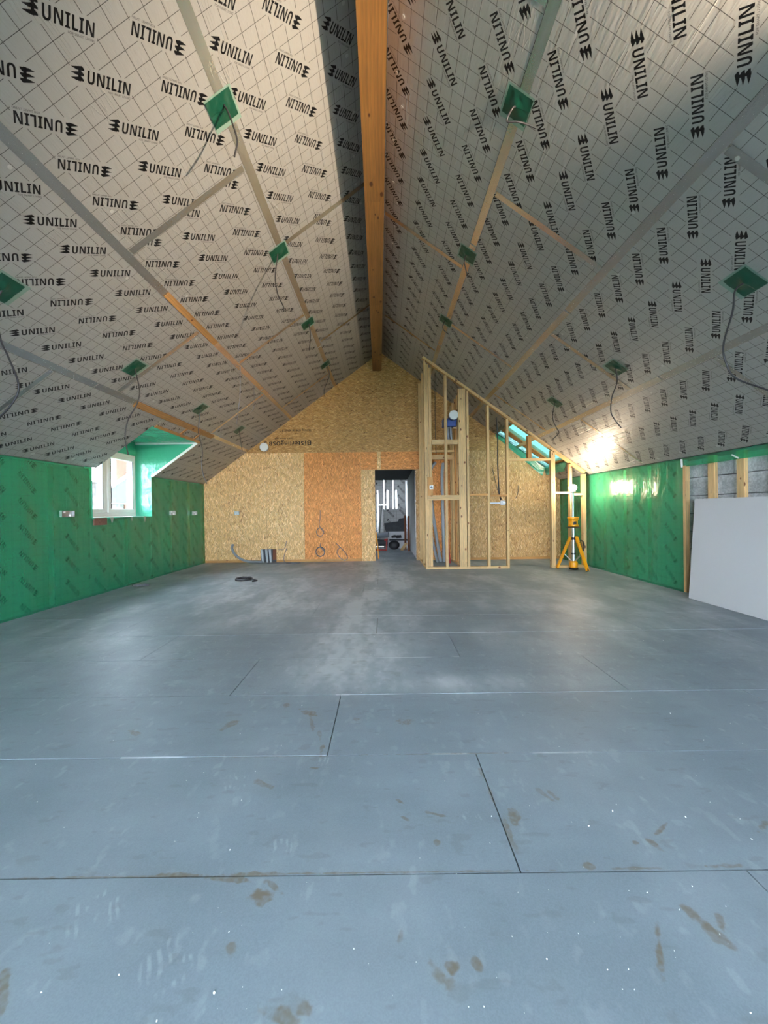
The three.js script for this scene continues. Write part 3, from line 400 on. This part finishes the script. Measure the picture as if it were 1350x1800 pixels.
// ---------------------------------------------------------------- cables with green tape patches
{
  const nth = ['nearest the camera', 'second from the camera', 'third from the camera', 'farthest from the camera'];
  const list = [
    [-1, 3.53, 2.72, 'upper', 0, [[-1.04, 3.82, -2.7], [-1.0, 3.75, -2.7], [-.96, 3.64, -2.7], [-.94, 3.55, -2.7], [-.96, 3.45, -2.7]]], [-1, 3.52, 4.22, 'upper', 1, [[-1.06, 3.75, -4.2], [-1.09, 3.5, -4.2], [-1.06, 3.32, -4.2], [-1.01, 3.21, -4.2], [-1.01, 3.16, -4.2]]], [-1, 3.52, 5.82, 'upper', 2, [[-1.04, 3.78, -5.82], [-1.02, 3.61, -5.82], [-1.04, 3.4, -5.82]]], [-1, 3.53, 7.48, 'upper', 3, [[-1.04, 3.81, -7.48], [-.97, 3.62, -7.48], [-1.07, 3.32, -7.48], [-1.07, 3.21, -7.48]]],
    [-1, 1.61, 2.8, 'lower', 0, [[-2.6, 2.655, -2.8], [-2.64, 2.57, -2.8], [-2.62, 2.31, -2.8], [-2.57, 2.19, -2.8], [-2.5, 1.97, -2.8], [-2.56, 1.85, -2.8], [-2.66, 1.75, -2.8]]], [-1, 1.58, 4.31, 'lower', 1, [[-2.62, 2.645, -4.31], [-2.57, 2.38, -4.31], [-2.6, 2.26, -4.31], [-2.7, 2.08, -4.31], [-2.73, 1.9, -4.31], [-2.7, 1.72, -4.31]]], [-1, 1.53, 5.94, 'lower', 2, [[-2.66, 2.615, -5.94], [-2.69, 2.27, -5.94], [-2.64, 2.02, -5.94], [-2.65, 1.81, -5.94], [-2.63, 1.65, -5.94], [-2.58, 1.52, -5.94]]], [-1, 1.54, 7.51, 'lower', 3, [[-2.655, 2.62, -7.51], [-2.62, 2.36, -7.51], [-2.6, 2.22, -7.51]]],
    [1, 3.57, 2.75, 'upper', 0, [[.93, 3.815, -2.76], [.90, 3.79, -2.74], [.87, 3.74, -2.78], [.93, 3.715, -2.76], [.99, 3.70, -2.76], [1.06, 3.67, -2.76]]], [1, 3.58, 4.35, 'upper', 1, [[.91, 3.82, -4.35], [.89, 3.75, -4.35], [.90, 3.68, -4.35], [.93, 3.59, -4.35], [.97, 3.57, -4.35]]], [1, 3.58, 5.87, 'upper', 2, [[.91, 3.82, -5.87], [.88, 3.74, -5.87], [.89, 3.69, -5.87], [.97, 3.62, -5.87]]],
    [1, 1.6, 2.83, 'lower', 0, [[2.53, 2.655, -2.83], [2.46, 2.60, -2.83], [2.44, 2.46, -2.83], [2.37, 2.2, -2.83], [2.39, 2.09, -2.83], [2.44, 2.0, -2.83], [2.68, 1.9, -2.83]]], [1, 1.56, 4.46, 'lower', 1, [[2.555, 2.63, -4.46], [2.57, 2.48, -4.46], [2.51, 2.3, -4.46], [2.5, 2.14, -4.46], [2.54, 2.06, -4.46], [2.61, 1.97, -4.46]]], [1, 1.6, 5.97, 'lower', 2, [[2.525, 2.655, -5.97], [2.49, 2.42, -5.97], [2.56, 2.25, -5.97], [2.58, 2.21, -5.97], [2.49, 2.11, -5.97]]]];
  for (const [side, s, d, row, n, path] of list) {
    const fn = onSlope(side), p = fn(s, d, 0), last = side > 0 && n === 2 ? 3 : n;
    const t = thing('cable_outlet', `green tape patch with drooping cable, ${row} row of ${side < 0 ? 'left' : 'right'} slope, ${nth[last]}`, 'cable', [p.x, p.y, p.z], 'cables drooping from the ceiling');
    const sheet = (a0, a1, b0, b1, lift, bulge) => { const P = [], U = [], I = [], N = 10; for (let i = 0; i <= N; i++) for (let j = 0; j <= N; j++) { const a = a0 + (a1 - a0) * i / N, b = b0 + (b1 - b0) * j / N, r = Math.hypot(a, b), q = fn(s + a, d + b, -lift - bulge * (.012 * Math.exp(-((r / .03) ** 2)) + .006 * noise(a * 40 + n * 9, b * 40 + s * 7))); P.push(q.x, q.y, q.z); U.push(a, b); } for (let i = 0; i < N; i++) for (let j = 0; j < N; j++) { const a = i * (N + 1) + j, b = a + N + 1; side < 0 ? I.push(a, a + 1, b, a + 1, b + 1, b) : I.push(a, b, a + 1, a + 1, b, b + 1); } const g = new THREE.BufferGeometry(); g.setAttribute('position', new THREE.Float32BufferAttribute(P, 3)); g.setAttribute('uv', new THREE.Float32BufferAttribute(U, 2)); g.setIndex(I); g.computeVertexNormals(); return g; };
    part(t, 'clear_margin', sheet(-.105, .105, -.10, .125, .004, 0), M.clearTape).userData.label = 'pale see-through tape margin';
    part(t, 'tape_patch', sheet(-.10, .09, -.09, .09, .006, 1), M.greenTape);
    part(t, 'cable', tube(path, .0062, 60, 8), M.cable);
  }
  // two bare wires hanging off the left slope
  for (const [pts, lab] of [[[[-1.97, 3.13, -5.65], [-1.975, 2.75, -5.65], [-2.03, 2.32, -5.65]], 'thin dark wire hanging from left slope, the one nearer the green wall'], [[[-2.02, 3.09, -6.4], [-2.03, 2.72, -6.4], [-2.08, 2.66, -6.4]], 'thin dark wire hanging from left slope, the shorter one nearer the ridge']]) { const o = part(scene, numbered('hanging_wire'), tube(pts, .005, 24, 6), M.cableGrey); tag(o, lab, 'wire', 'bare wires'); }
}

// ---------------------------------------------------------------- stud partition
{
  const P = thing('stud_partition', 'open pine stud frame with raked top plate and service riser', 'stud frame', [1.5, 0, -7.5]), F = 7.5, T = .089;
  const stud = (x0, x1, y0, y1, d0 = F, d1 = F + T, m = M.wood, n = 'stud') => part(P, n, blk(x0, x1, y0, y1, -d1, -d0), m), top = (x) => roofY(x) - .062;
  for (const [a, b] of [[.765, .803], [1.135, 1.182], [1.39, 1.525], [1.538, 1.58], [1.915, 1.957], [2.27, 2.31], [3.09, 3.126], [3.129, 3.165], [3.432, 3.472], [3.675, 3.73]]) stud(a, b, .04, top(b));
  stud(.765, 2.31, 0, .04, F, F + T, M.wood, 'sole_plate'); stud(3.09, 3.73, 0, .04, F, F + T, M.wood, 'sole_plate');
  const fn = onSlope(1), sOf = (x) => (XR - x) / ca; part(P, 'top_plate', prism(fn, sOf(3.735), sOf(.765), F, F + T, -.05, -.006, (s, d, n) => [s, d + n]), M.wood);
  // head of the doorway, cripple, noggins
  stud(2.312, 3.088, 1.985, 2.025, F, F + T, M.wood, 'header'); stud(2.665, 2.735, 2.027, top(2.735), F, F + T, M.woodDeep, 'cripple_stud');
  stud(1.582, 1.913, 1.345, 1.385, F, F + T, M.woodDeep, 'noggin'); stud(1.959, 2.268, 1.325, 1.362, F, F + T, M.woodDeep, 'noggin'); stud(3.167, 3.43, 1.36, 1.40, F, F + T, M.wood, 'noggin'); stud(3.474, 3.673, 1.33, 1.37, F, F + T, M.wood, 'noggin');
  stud(.805, 1.388, 1.272, 1.365, F - .012, F - .002, M.wood, 'noggin'); stud(.90, 1.388, 2.305, 2.395, F + .03, F + .07, M.wood, 'noggin');
  // left side of the riser, running back to the gable
  for (const d of [F + T + .002, 8.08, 8.745]) stud(.765, .854, .04, top(.854), d, d + .04); stud(.765, .854, 0, .04, F + T + .002, 8.83, M.wood, 'sole_plate'); stud(.858, .905, .042, 3.75, F + T, F + T + .038);
  part(P, 'mounting_board', blk(.808, .905, 1.36, 1.70, -F - .0, -F + .016), M.woodDeep);
  // right side of the riser
  for (const d of [7.66, 7.95, 8.2, 8.5, 8.76]) stud(1.436, 1.525, .04, top(1.525), d, d + .04, d === 8.2 ? M.woodDeep : M.wood); stud(1.436, 1.525, 0, .04, F + T + .002, 8.83, M.wood, 'sole_plate');
  stud(.86, 1.43, 2.13, 2.22, 8.35, 8.39, M.wood, 'noggin'); stud(.86, 1.43, 2.26, 2.30, 8.2, 8.29, M.wood, 'noggin');
  const sw = thing('switch_box', 'white switch box on the riser upright', 'switch', [.87, 1.51, -7.47]); part(sw, 'box_body', new RoundedBoxGeometry(.07, .07, .03, 2, .006).translate(.875, 1.51, -7.467), M.white); part(sw, 'box_recess', new THREE.CylinderGeometry(.022, .022, .01, 20).rotateX(Math.PI / 2).translate(.875, 1.51, -7.4485), M.cableGrey);
  // pipes in the riser
  const pipe = (n, lab, pts, r, m) => tag(part(scene, numbered(n), tube(pts, r, 50, 14), m), lab, 'pipe', 'riser pipes');
  pipe('grey_pipe', 'short grey pipe leaning in the riser, leftmost at the floor', [[.93, .70, -8.40], [1.00, .45, -8.42], [1.10, .005, -8.45]], .030, M.pipe);
  pipe('grey_pipe', 'tall grey pipe bending left near its top inside the riser', [[1.10, 2.10, -8.62], [1.01, 1.98, -8.58], [.985, 1.6, -8.55], [1.02, 1.1, -8.55], [1.10, .5, -8.55], [1.18, .005, -8.55]], .034, M.pipe);
  pipe('grey_pipe', 'straight tall grey pipe inside the riser, beside the bent one', [[1.27, 2.08, -8.62], [1.235, 1.9, -8.56], [1.235, 1.2, -8.55], [1.25, .005, -8.55]], .034, M.pipe);
  pipe('red_pipe', 'thin red pipe rising from the riser floor', [[1.30, .50, -8.3], [1.31, .3, -8.3], [1.335, .003, -8.3]], .017, M.red);
  pipe('blue_pipe', 'thin copper pipe with blue grey lagging on the riser floor', [[1.20, .38, -7.72], [1.212, .2, -7.72], [1.216, .003, -7.72]], .012, M.brown);
  // air outlet in the riser
  const v = thing('air_manifold', 'blue air duct manifold with white round cap between the studs', 'duct', [1.32, 2.35, -7.6]);
  part(v, 'manifold_body', new RoundedBoxGeometry(.26, .16, .16, 3, .02).translate(1.255, 2.73, -7.70), M.blue); part(v, 'duct_collar', new THREE.CylinderGeometry(.075, .08, .10, 28).rotateX(Math.PI / 2).translate(1.31, 2.835, -7.60), M.blue); part(v, 'round_cap', lathe([[0, .018], [.08, .018], [.088, .010], [.088, -.012], [0, -.012]], 0, 0, 0, 36).rotateX(Math.PI / 2).translate(1.31, 2.845, -7.53), M.offwhite);
  for (const x of [1.22, 1.275]) part(v, 'duct_pipe', tube([[x, 2.66, -7.70], [x + .01, 2.5, -7.70], [x + .03, 2.34, -7.70]], .026, 20, 14), M.pipe); part(v, 'duct_bracket', blk(1.325, 1.385, 2.62, 2.66, -7.72, -7.66), M.wood);
  // steel bracket with box and the cable down to it
  const b = thing('bracket_box', 'galvanised bar with socket box screwed between partition studs', 'socket box', [2.1, 1.2, -7.55]);
  part(b, 'support_bar', blk(1.96, 2.27, 1.195, 1.222, -7.562, -7.556), M.steel); part(b, 'socket_box', new RoundedBoxGeometry(.085, .085, .045, 2, .006).translate(2.20, 1.21, -7.53), M.steel); part(b, 'knockout', new THREE.CylinderGeometry(.014, .014, .006, 16).rotateX(Math.PI / 2).translate(2.215, 1.215, -7.506), M.white);
  tag(part(scene, 'dropped_cable', tube([[2.13, 2.82, -7.64], [2.15, 2.4, -7.64], [2.145, 2.1, -7.64], [2.15, 1.6, -7.62], [2.16, 1.4, -7.61], [2.17, 1.27, -7.55]], .012, 60, 8), M.cable), 'black cable dropping to the galvanised socket box in the partition', 'cable');
  tag(part(scene, 'riser_wire', tube([[.99, 3.66, -7.62], [.985, 3.4, -7.62], [.98, 2.9, -7.62], [.985, 2.3, -7.62], [.985, 2.12, -7.60]], .006, 40, 6), M.cable), 'thin dark wire hanging inside the riser near its left upright', 'wire');
  for (const [pts, lab] of [[[[2.36, 1.98, -8.81], [2.42, 1.7, -8.815], [2.50, 1.42, -8.82], [2.56, 1.30, -8.82]], 'thin black wire curling out of the strand board under the header'], [[[2.92, 1.60, -8.82], [2.90, 1.42, -8.815], [2.855, 1.32, -8.81]], 'short black wire on the strand board below the roof window']]) tag(part(scene, numbered('wall_wire'), tube(pts, .006, 24, 6), M.cable), lab, 'wire');
}

// ---------------------------------------------------------------- tripod work lights
function workLight(X, Y, Z, label, aim, globe, power, angle, soft) {
  const t = thing('tripod_work_light', label, 'work light', [X, 0, Z]), bx = X - 3.38, bz = Z + 7.27;
  const bulbMat = std({ color: 0xffffff, emissive: rgb(1, .87, .68), emissiveIntensity: 9, roughness: .4 });
  part(t, 'light_globe', new THREE.SphereGeometry(.068, 32, 20).scale(1, .9, 1).translate(X, Y, Z), bulbMat);
  part(t, 'globe_collar', lathe([[0, 0], [.045, 0], [.05, .012], [.04, .03], [0, .03]], X, Y - .085, Z), M.alu);
  part(t, 'upper_pole', rod([X, .90, Z], [X, Y - .08, Z], .021), M.alu);
  part(t, 'light_head', mergeGeometries([lathe([[0, 0], [.085, 0], [.09, .03], [.075, .045], [.075, .11], [.088, .125], [.095, .15], [.095, .172], [0, .172]], X, .765, Z)]), M.yellow);
  const g = lettering('18', .035); g.translate(X - .03, .83, Z + .0785); part(t, 'badge', mergeGeometries([g]), M.inkYellow); part(t, 'battery_pad', new RoundedBoxGeometry(.055, .07, .03, 2, .006).translate(X - .005, .815, Z + .064), M.black);
  part(t, 'shelf_disc', lathe([[0, 0], [.12, 0], [.128, .006], [.12, .014], [0, .014]], X, .748, Z, 36), M.black);
  part(t, 'lower_pole', rod([X, .10, Z], [X, .75, Z], .033), M.alu); part(t, 'clamp_ring', rod([X, .53, Z], [X, .575, Z], .044), M.black); part(t, 'clamp_ring', rod([X, .27, Z], [X, .295, Z], .041), M.black);
  part(t, 'base_hub', lathe([[0, 0], [.062, 0], [.07, .02], [.07, .09], [.05, .12], [0, .12]], X, .035, Z), M.yellow); part(t, 'foot_pad', lathe([[0, 0], [.075, 0], [.075, .03], [0, .03]], X, .004, Z), M.black);
  for (const [fx, fz, lx, lz] of [[3.135 + bx, -7.385 + bz, -.05, -.01], [3.47 + bx, -6.95 + bz, .03, .05], [3.655 + bx, -7.37 + bz, .05, -.02]]) {
    const leg = part(t, 'leg', bar([X + lx, .585, Z + lz], [fx, .02, fz], .05, .032), M.yellow); part(t, 'leg_tip', bar([fx + (X - fx) * .06, .05, fz + (Z - fz) * .06], [fx, .008, fz], .045, .03), M.black);
    part(t, 'leg_stay', rod([X, .12, Z], [fx + (X - fx) * .45, .27, fz + (Z - fz) * .45], .006), M.alu);
    if (lz > .04) { const q = lettering('DEWALT', .030); q.rotateZ(-Math.PI / 2 + .12); q.translate(X + .035, .50, 0); const dir = new V3(fx - X - lx, -.565, fz - Z - lz).normalize(); const pa = q.attributes.position; for (let i = 0; i < pa.count; i++) { const k = (.585 - pa.getY(i)) / .565; pa.setZ(i, Z + lz + (fz - Z - lz) * k + .026); pa.setX(i, pa.getX(i) + lx * .2 + (fx - X - lx) * k * .55); } q.computeVertexNormals(); part(leg, 'lettering', q, M.inkYellow); }
  }
  part(t, 'power_lead', tube(coil([X + .13, .42, Z + .02], .05, .012, 3, 'z', 2.0), .009, 80, 6), M.black);
  const lamp = new THREE.PointLight(rgb(1, .80, .58), globe, 0, 2); lamp.position.set(X, Y, Z); lamp.castShadow = true; lamp.shadow.radius = 3; scene.add(lamp);
  const flood = new THREE.SpotLight(rgb(1, .80, .58), power, 0, angle * RAD, soft, 2); flood.position.set(X, Y, Z); flood.target.position.set(...aim); flood.castShadow = true; flood.shadow.radius = 3; scene.add(flood, flood.target);
}
workLight(3.38, 1.46, -7.27, 'yellow tripod work light with glowing white globe before the stud frame', [3.38 + .2, 1.46 + .69, -7.27 + .69], GLOBE_POWER, FLOOD_POWER, 30, .25);
{ // caged lamp hooked under the right slope, beside and above the camera
  const [X, Y, Z] = [2.02, 2.88, -1.0], t = thing('hanging_work_lamp', 'caged work lamp hooked under the right slope beside the camera', 'work lamp', [X, Y, Z]);
  part(t, 'bulb', new THREE.SphereGeometry(.04, 24, 16).translate(X, Y, Z), std({ color: 0xffffff, emissive: rgb(1, .87, .68), emissiveIntensity: 4, roughness: .4 }));
  part(t, 'cage', mergeGeometries([-.05, 0, .05].map((y) => new THREE.TorusGeometry(y ? .05 : .07, .003, 6, 28).rotateX(Math.PI / 2).translate(X, Y + y, Z))), M.steel); part(t, 'socket', rod([X, Y + .045, Z], [X, Y + .085, Z], .026), M.black); part(t, 'hook', tube([[X, Y + .08, Z], [X + .01, Y + .105, Z], [X, Y + .145, Z]], .004, 12, 6), M.steel);
  const flood = new THREE.SpotLight(rgb(1, .79, .57), NEAR_FLOOD_POWER, 0, 34 * RAD, 1, 2); flood.position.set(X, Y, Z); flood.target.position.set(-.95, 3.80, -3.7); flood.castShadow = true; flood.shadow.radius = 2; scene.add(flood, flood.target);
}

// ---------------------------------------------------------------- leaning sheet
{
  const s = thing('insulation_sheet', 'large pale grey foil-edged board leaning against the block wall', 'board', [3.68, 0, -3.7]);
  const f = (d, v, n) => new V3(3.635 + .13 * v + n * .055 * .99, .004 + 1.185 * v - n * .006, -d - .06 * v);
  part(s, 'board_face', prism(f, 2.5, 4.865, 0, 1, 0, .22, (d, v) => [d, v]), M.board); part(s, 'foil_core', prism(f, 2.503, 4.868, .002, .997, .22, 1, (d, v) => [d, v]), M.foilPlain);
  const pts = []; for (let k = 0; k <= 30; k++) pts.push([3.65 + .13 * k / 30 + rr(0, .03), .01 + 1.17 * k / 30, -4.872 - .06 * k / 30]); part(s, 'foil_edge', tube(pts, .011, 60, 5), M.tape);
}

// ---------------------------------------------------------------- small things on the back wall and floor
{
  const zB = -BACK + .02;
  const cap = thing('duct_cap', 'white round duct cap high on the strand board gable', 'duct cap', [-2.56, 2.49, zB]); part(cap, 'collar', new THREE.CylinderGeometry(.078, .078, .08, 30).rotateX(Math.PI / 2).translate(-2.56, 2.485, zB + .04), M.pipe); part(cap, 'lid', lathe([[0, .02], [.08, .02], [.092, .010], [.092, -.01], [0, -.01]], 0, 0, 0, 36).rotateX(Math.PI / 2).translate(-2.56, 2.49, zB + .09), M.offwhite);
  const socket = (pos, lab, axis, w) => { const b = thing('socket_box', lab, 'socket box', pos, 'metal back boxes'), [x, y, z] = pos, T = .004, h = .072, mk = (a, c, e, f2, g2, i) => axis === 'x' ? new THREE.BoxGeometry(g2, e, a).translate(x + i, y + f2, z + c) : new THREE.BoxGeometry(a, e, g2).translate(x + c, y + f2, z + i); part(b, 'box_back', mk(w, 0, h, 0, T, 0), M.steel); part(b, 'box_side', mergeGeometries([mk(w, 0, T, h / 2, .03, .015), mk(w, 0, T, -h / 2, .03, .015), mk(T, w / 2, h, 0, .03, .015), mk(T, -w / 2, h, 0, .03, .015)]), M.steel); for (const q of [-.22, .22]) part(b, 'lug', mk(.016, q * w, .02, .02 * Math.sign(q), .02, .016), M.white); };
  socket([XL + .008, 1.105, -4.98], 'double steel socket box on green wall left of the dormer', 'x', .20); socket([XL + .008, 1.10, -7.46], 'small socket box on green wall nearer the dormer, between dormer and gable', 'x', .16); socket([XL + .008, 1.09, -8.33], 'small socket box on green wall next to the gable corner', 'x', .16); socket([-3.19, 1.08, zB], 'steel socket box set in the strand board gable', 'z', .10);
  // opening at the foot of the wall with three pipe ends
  const cub = thing('pipe_cutout', 'rectangular cutout at foot of gable, edged in timber', 'cutout', [-2.52, 0, zB]); part(cub, 'dark_back', new THREE.BoxGeometry(.34, .285, .006).translate(-2.52, .145, zB - .002), M.dark); part(cub, 'board_piece', blk(-2.42, -2.35, .06, .28, zB + .002, zB + .014), M.brown);
  for (const [k, x] of [-2.64, -2.545, -2.47].entries()) tag(part(scene, numbered('pipe_stub'), tube([[x - .012, .285, zB + .03], [x, .15, zB + .035], [x + .012, .004, zB + .04]], .027, 20, 14), M.pipeLight), `${['left', 'middle', 'right'][k]} one of three pale grey pipe stubs at gable foot`, 'pipe', 'pipe stubs at the gable foot');
  tag(part(scene, 'bent_hose', tube([[-3.29, .40, zB + .005], [-3.295, .34, zB + .04], [-3.25, .22, zB + .05], [-3.12, .10, zB + .06], [-2.95, .035, zB + .07], [-2.75, .026, zB + .10], [-2.62, .026, zB + .12]], .026, 60, 12), M.pipe), 'grey flexible hose curving from gable down to the floor', 'hose');
  const wire = (n, lab, pts, r = .007, m = M.cableGrey) => tag(part(scene, numbered(n), tube(pts, r, Math.max(60, pts.length * 3), 6), m), lab, 'cable', 'loose cables at the gable');
  wire('cable_coil', 'small cable coil hanging highest on the orange strand board', [[-1.38, 1.12, zB + .01], [-1.385, .95, zB + .012], [-1.41, .80, zB + .014], ...coil([-1.39, .645, zB + .02], .075, .006, 3, 'z', 1.2, .006)], .007);
  wire('cable_coil', 'thick cable coil hanging lowest on the orange strand board', [[-1.38, .40, zB + .01], [-1.39, .34, zB + .015], ...coil([-1.39, .22, zB + .03], .095, .008, 5, 'z', 1.05, .014)], .009);
  wire('cable_loop', 'single cable loop beside the narrow pale board', [[-1.05, .40, zB + .01], [-.97, .32, zB + .015], [-.86, .20, zB + .03], [-.80, .08, zB + .05], [-.86, .03, zB + .06], [-.97, .10, zB + .05], [-1.03, .22, zB + .03], [-.97, .31, zB + .02]], .008);
  wire('cable_loop', 'grey cable trailing to floor right of the pipe stubs', [[-2.30, .28, zB + .01], [-2.21, .275, zB + .015], [-2.16, .31, zB + .02], [-2.12, .46, zB + .01]], .006);
  wire('cable_loop', 'flat cable loop lying on floor at the gable foot', [[-2.12, .30, zB + .01], [-2.18, .12, zB + .02], [-2.16, .02, zB + .06], [-1.9, .008, zB + .14], [-1.78, .008, zB + .22], [-1.9, .008, zB + .30], [-2.08, .008, zB + .26], [-2.0, .01, zB + .18], [-2.25, .008, zB + .16], [-2.5, .008, zB + .2]], .008);
  tag(part(scene, 'floor_cable_coil', tube([...coil([-2.27, .014, -6.55], .125, .014, 7, 'y', .95, .018), [-2.10, .02, -6.50], [-2.03, .012, -6.45], [-2.08, .012, -6.38]], .011, 260, 6), M.cable), 'coil of dark cable lying out on the open floor', 'cable');
  tag(part(scene, 'floor_wire_bundle', tube(coil([-3.68, .012, -6.12], .12, .006, 2, 'y', .5, .03), .007, 90, 6), M.cableGrey), 'loose wire bundle on the floor along the green wall', 'cable');
  // crumbs of plaster
  const crumb = new THREE.InstancedMesh(new THREE.IcosahedronGeometry(1, 0), M.offwhite, 210), m = new THREE.Matrix4(), q = new THREE.Quaternion(); crumb.name = 'plaster_crumbs'; crumb.userData.kind = 'stuff'; tag(crumb, 'tiny white plaster crumbs scattered over the grey floor', 'crumbs'); crumb.castShadow = crumb.receiveShadow = true;
  for (let k = 0; k < 210; k++) { const d = .85 + 4 * rnd() ** 1.7, x = rr(-1, 1) * d * .9, s = rr(.0007, .0021) * (rnd() < .1 ? 1.5 : 1); q.setFromEuler(new THREE.Euler(rr(0, 6), rr(0, 6), rr(0, 6))); m.compose(new V3(x, s * .5, -d), q, new V3(s * rr(.8, 1.8), s * .7, s)); crumb.setMatrixAt(k, m); } scene.add(crumb);
}

// ---------------------------------------------------------------- clutter beyond the doorway
{
  const c = (n, lab, cat, geo, m) => tag(part(scene, numbered(n), geo, m), lab, cat, 'clutter beyond the doorway');
  c('narrow_board', 'narrow dark green board leaning on the far foil wall', 'board', bar([-.17, .01, -11.85], [-.07, 1.22, -12.38], .12, .02), M.darkGreen);
  c('foil_board', 'printed foil board propped behind the dark panel beyond the doorway', 'board', prism((x, y, n) => new V3(x, y, -12.1 - y * .22 + n), -.02, .66, .0, 1.14, 0, .04, (x, y) => [x, -y]), M.foil);
  c('dark_panel', 'tilted dark grey panel seen through the doorway', 'panel', poly([[0, .42], [.08, .28], [.12, .27], [.12, -.098], [.58, -.098], [.60, .38], [.60, .78], [.40, .74], [.38, .67], [-.03, .62]], .03).translate(.03, .10, -11.95), M.darkPanel);
  c('white_panel', 'pale panel under the tilted dark panel', 'panel', prism((x, y, n) => new V3(x, y, -11.7 - y * .2 + n), .10, .66, .0, .48, 0, .03, (x, y) => [x, y]), M.board);
  c('membrane_roll', 'grey roll lying on the clutter beyond the doorway', 'roll', rod([-.30, .36, -11.5], [.12, .42, -11.4], .075, .075, 24), M.pipe); c('membrane_roll', 'lower dark roll lying on the floor beyond the doorway', 'roll', rod([-.32, .19, -11.5], [.06, .19, -11.35], .09, .09, 24), M.darkPanel);
  c('red_clamp', 'red bar lying on the floor beyond the doorway', 'tool', mergeGeometries([rod([-.30, .045, -10.9], [.06, .045, -10.8], .022), rod([.05, .02, -10.82], [.06, .30, -10.82], .02), rod([.0, .30, -10.82], [.09, .33, -10.82], .028)]), M.red);
  c('black_bag', 'black bag among clutter under the pale panel', 'bag', new THREE.SphereGeometry(.13, 20, 14).scale(1.2, .98, .8).translate(.27, .128, -11.35), M.black); c('scrap_pile', 'dark cable heap lying on top of the low boards', 'scrap', tube(coil([.34, .34, -11.3], .12, .03, 4, 'y', .6, .06), .02, 120, 6), M.cable);
  c('timber_offcut', 'pale timber offcut leaning low among the clutter', 'timber', bar([.46, .02, -10.95], [.60, .20, -11.05], .10, .03), M.wood); c('timber_offcut', 'low board lying across the clutter pile', 'timber', bar([.14, .27, -11.35], [.64, .27, -11.35], .22, .03), M.darkPanel);
  c('brown_board', 'brown board standing upright beside the far corner', 'board', blk(.55, .605, .0, .95, -11.20, -11.17), M.brown); c('brown_board', 'darker brown board standing nearest the right jamb', 'board', blk(.625, .68, .0, .94, -10.9, -10.87), M.brown);
  c('spirit_level', 'yellow level leaning behind the left door jamb', 'level', bar([-.13, .01, -9.15], [-.185, .62, -9.08], .05, .025), M.yellow);
}
renderer.render(scene, camera);
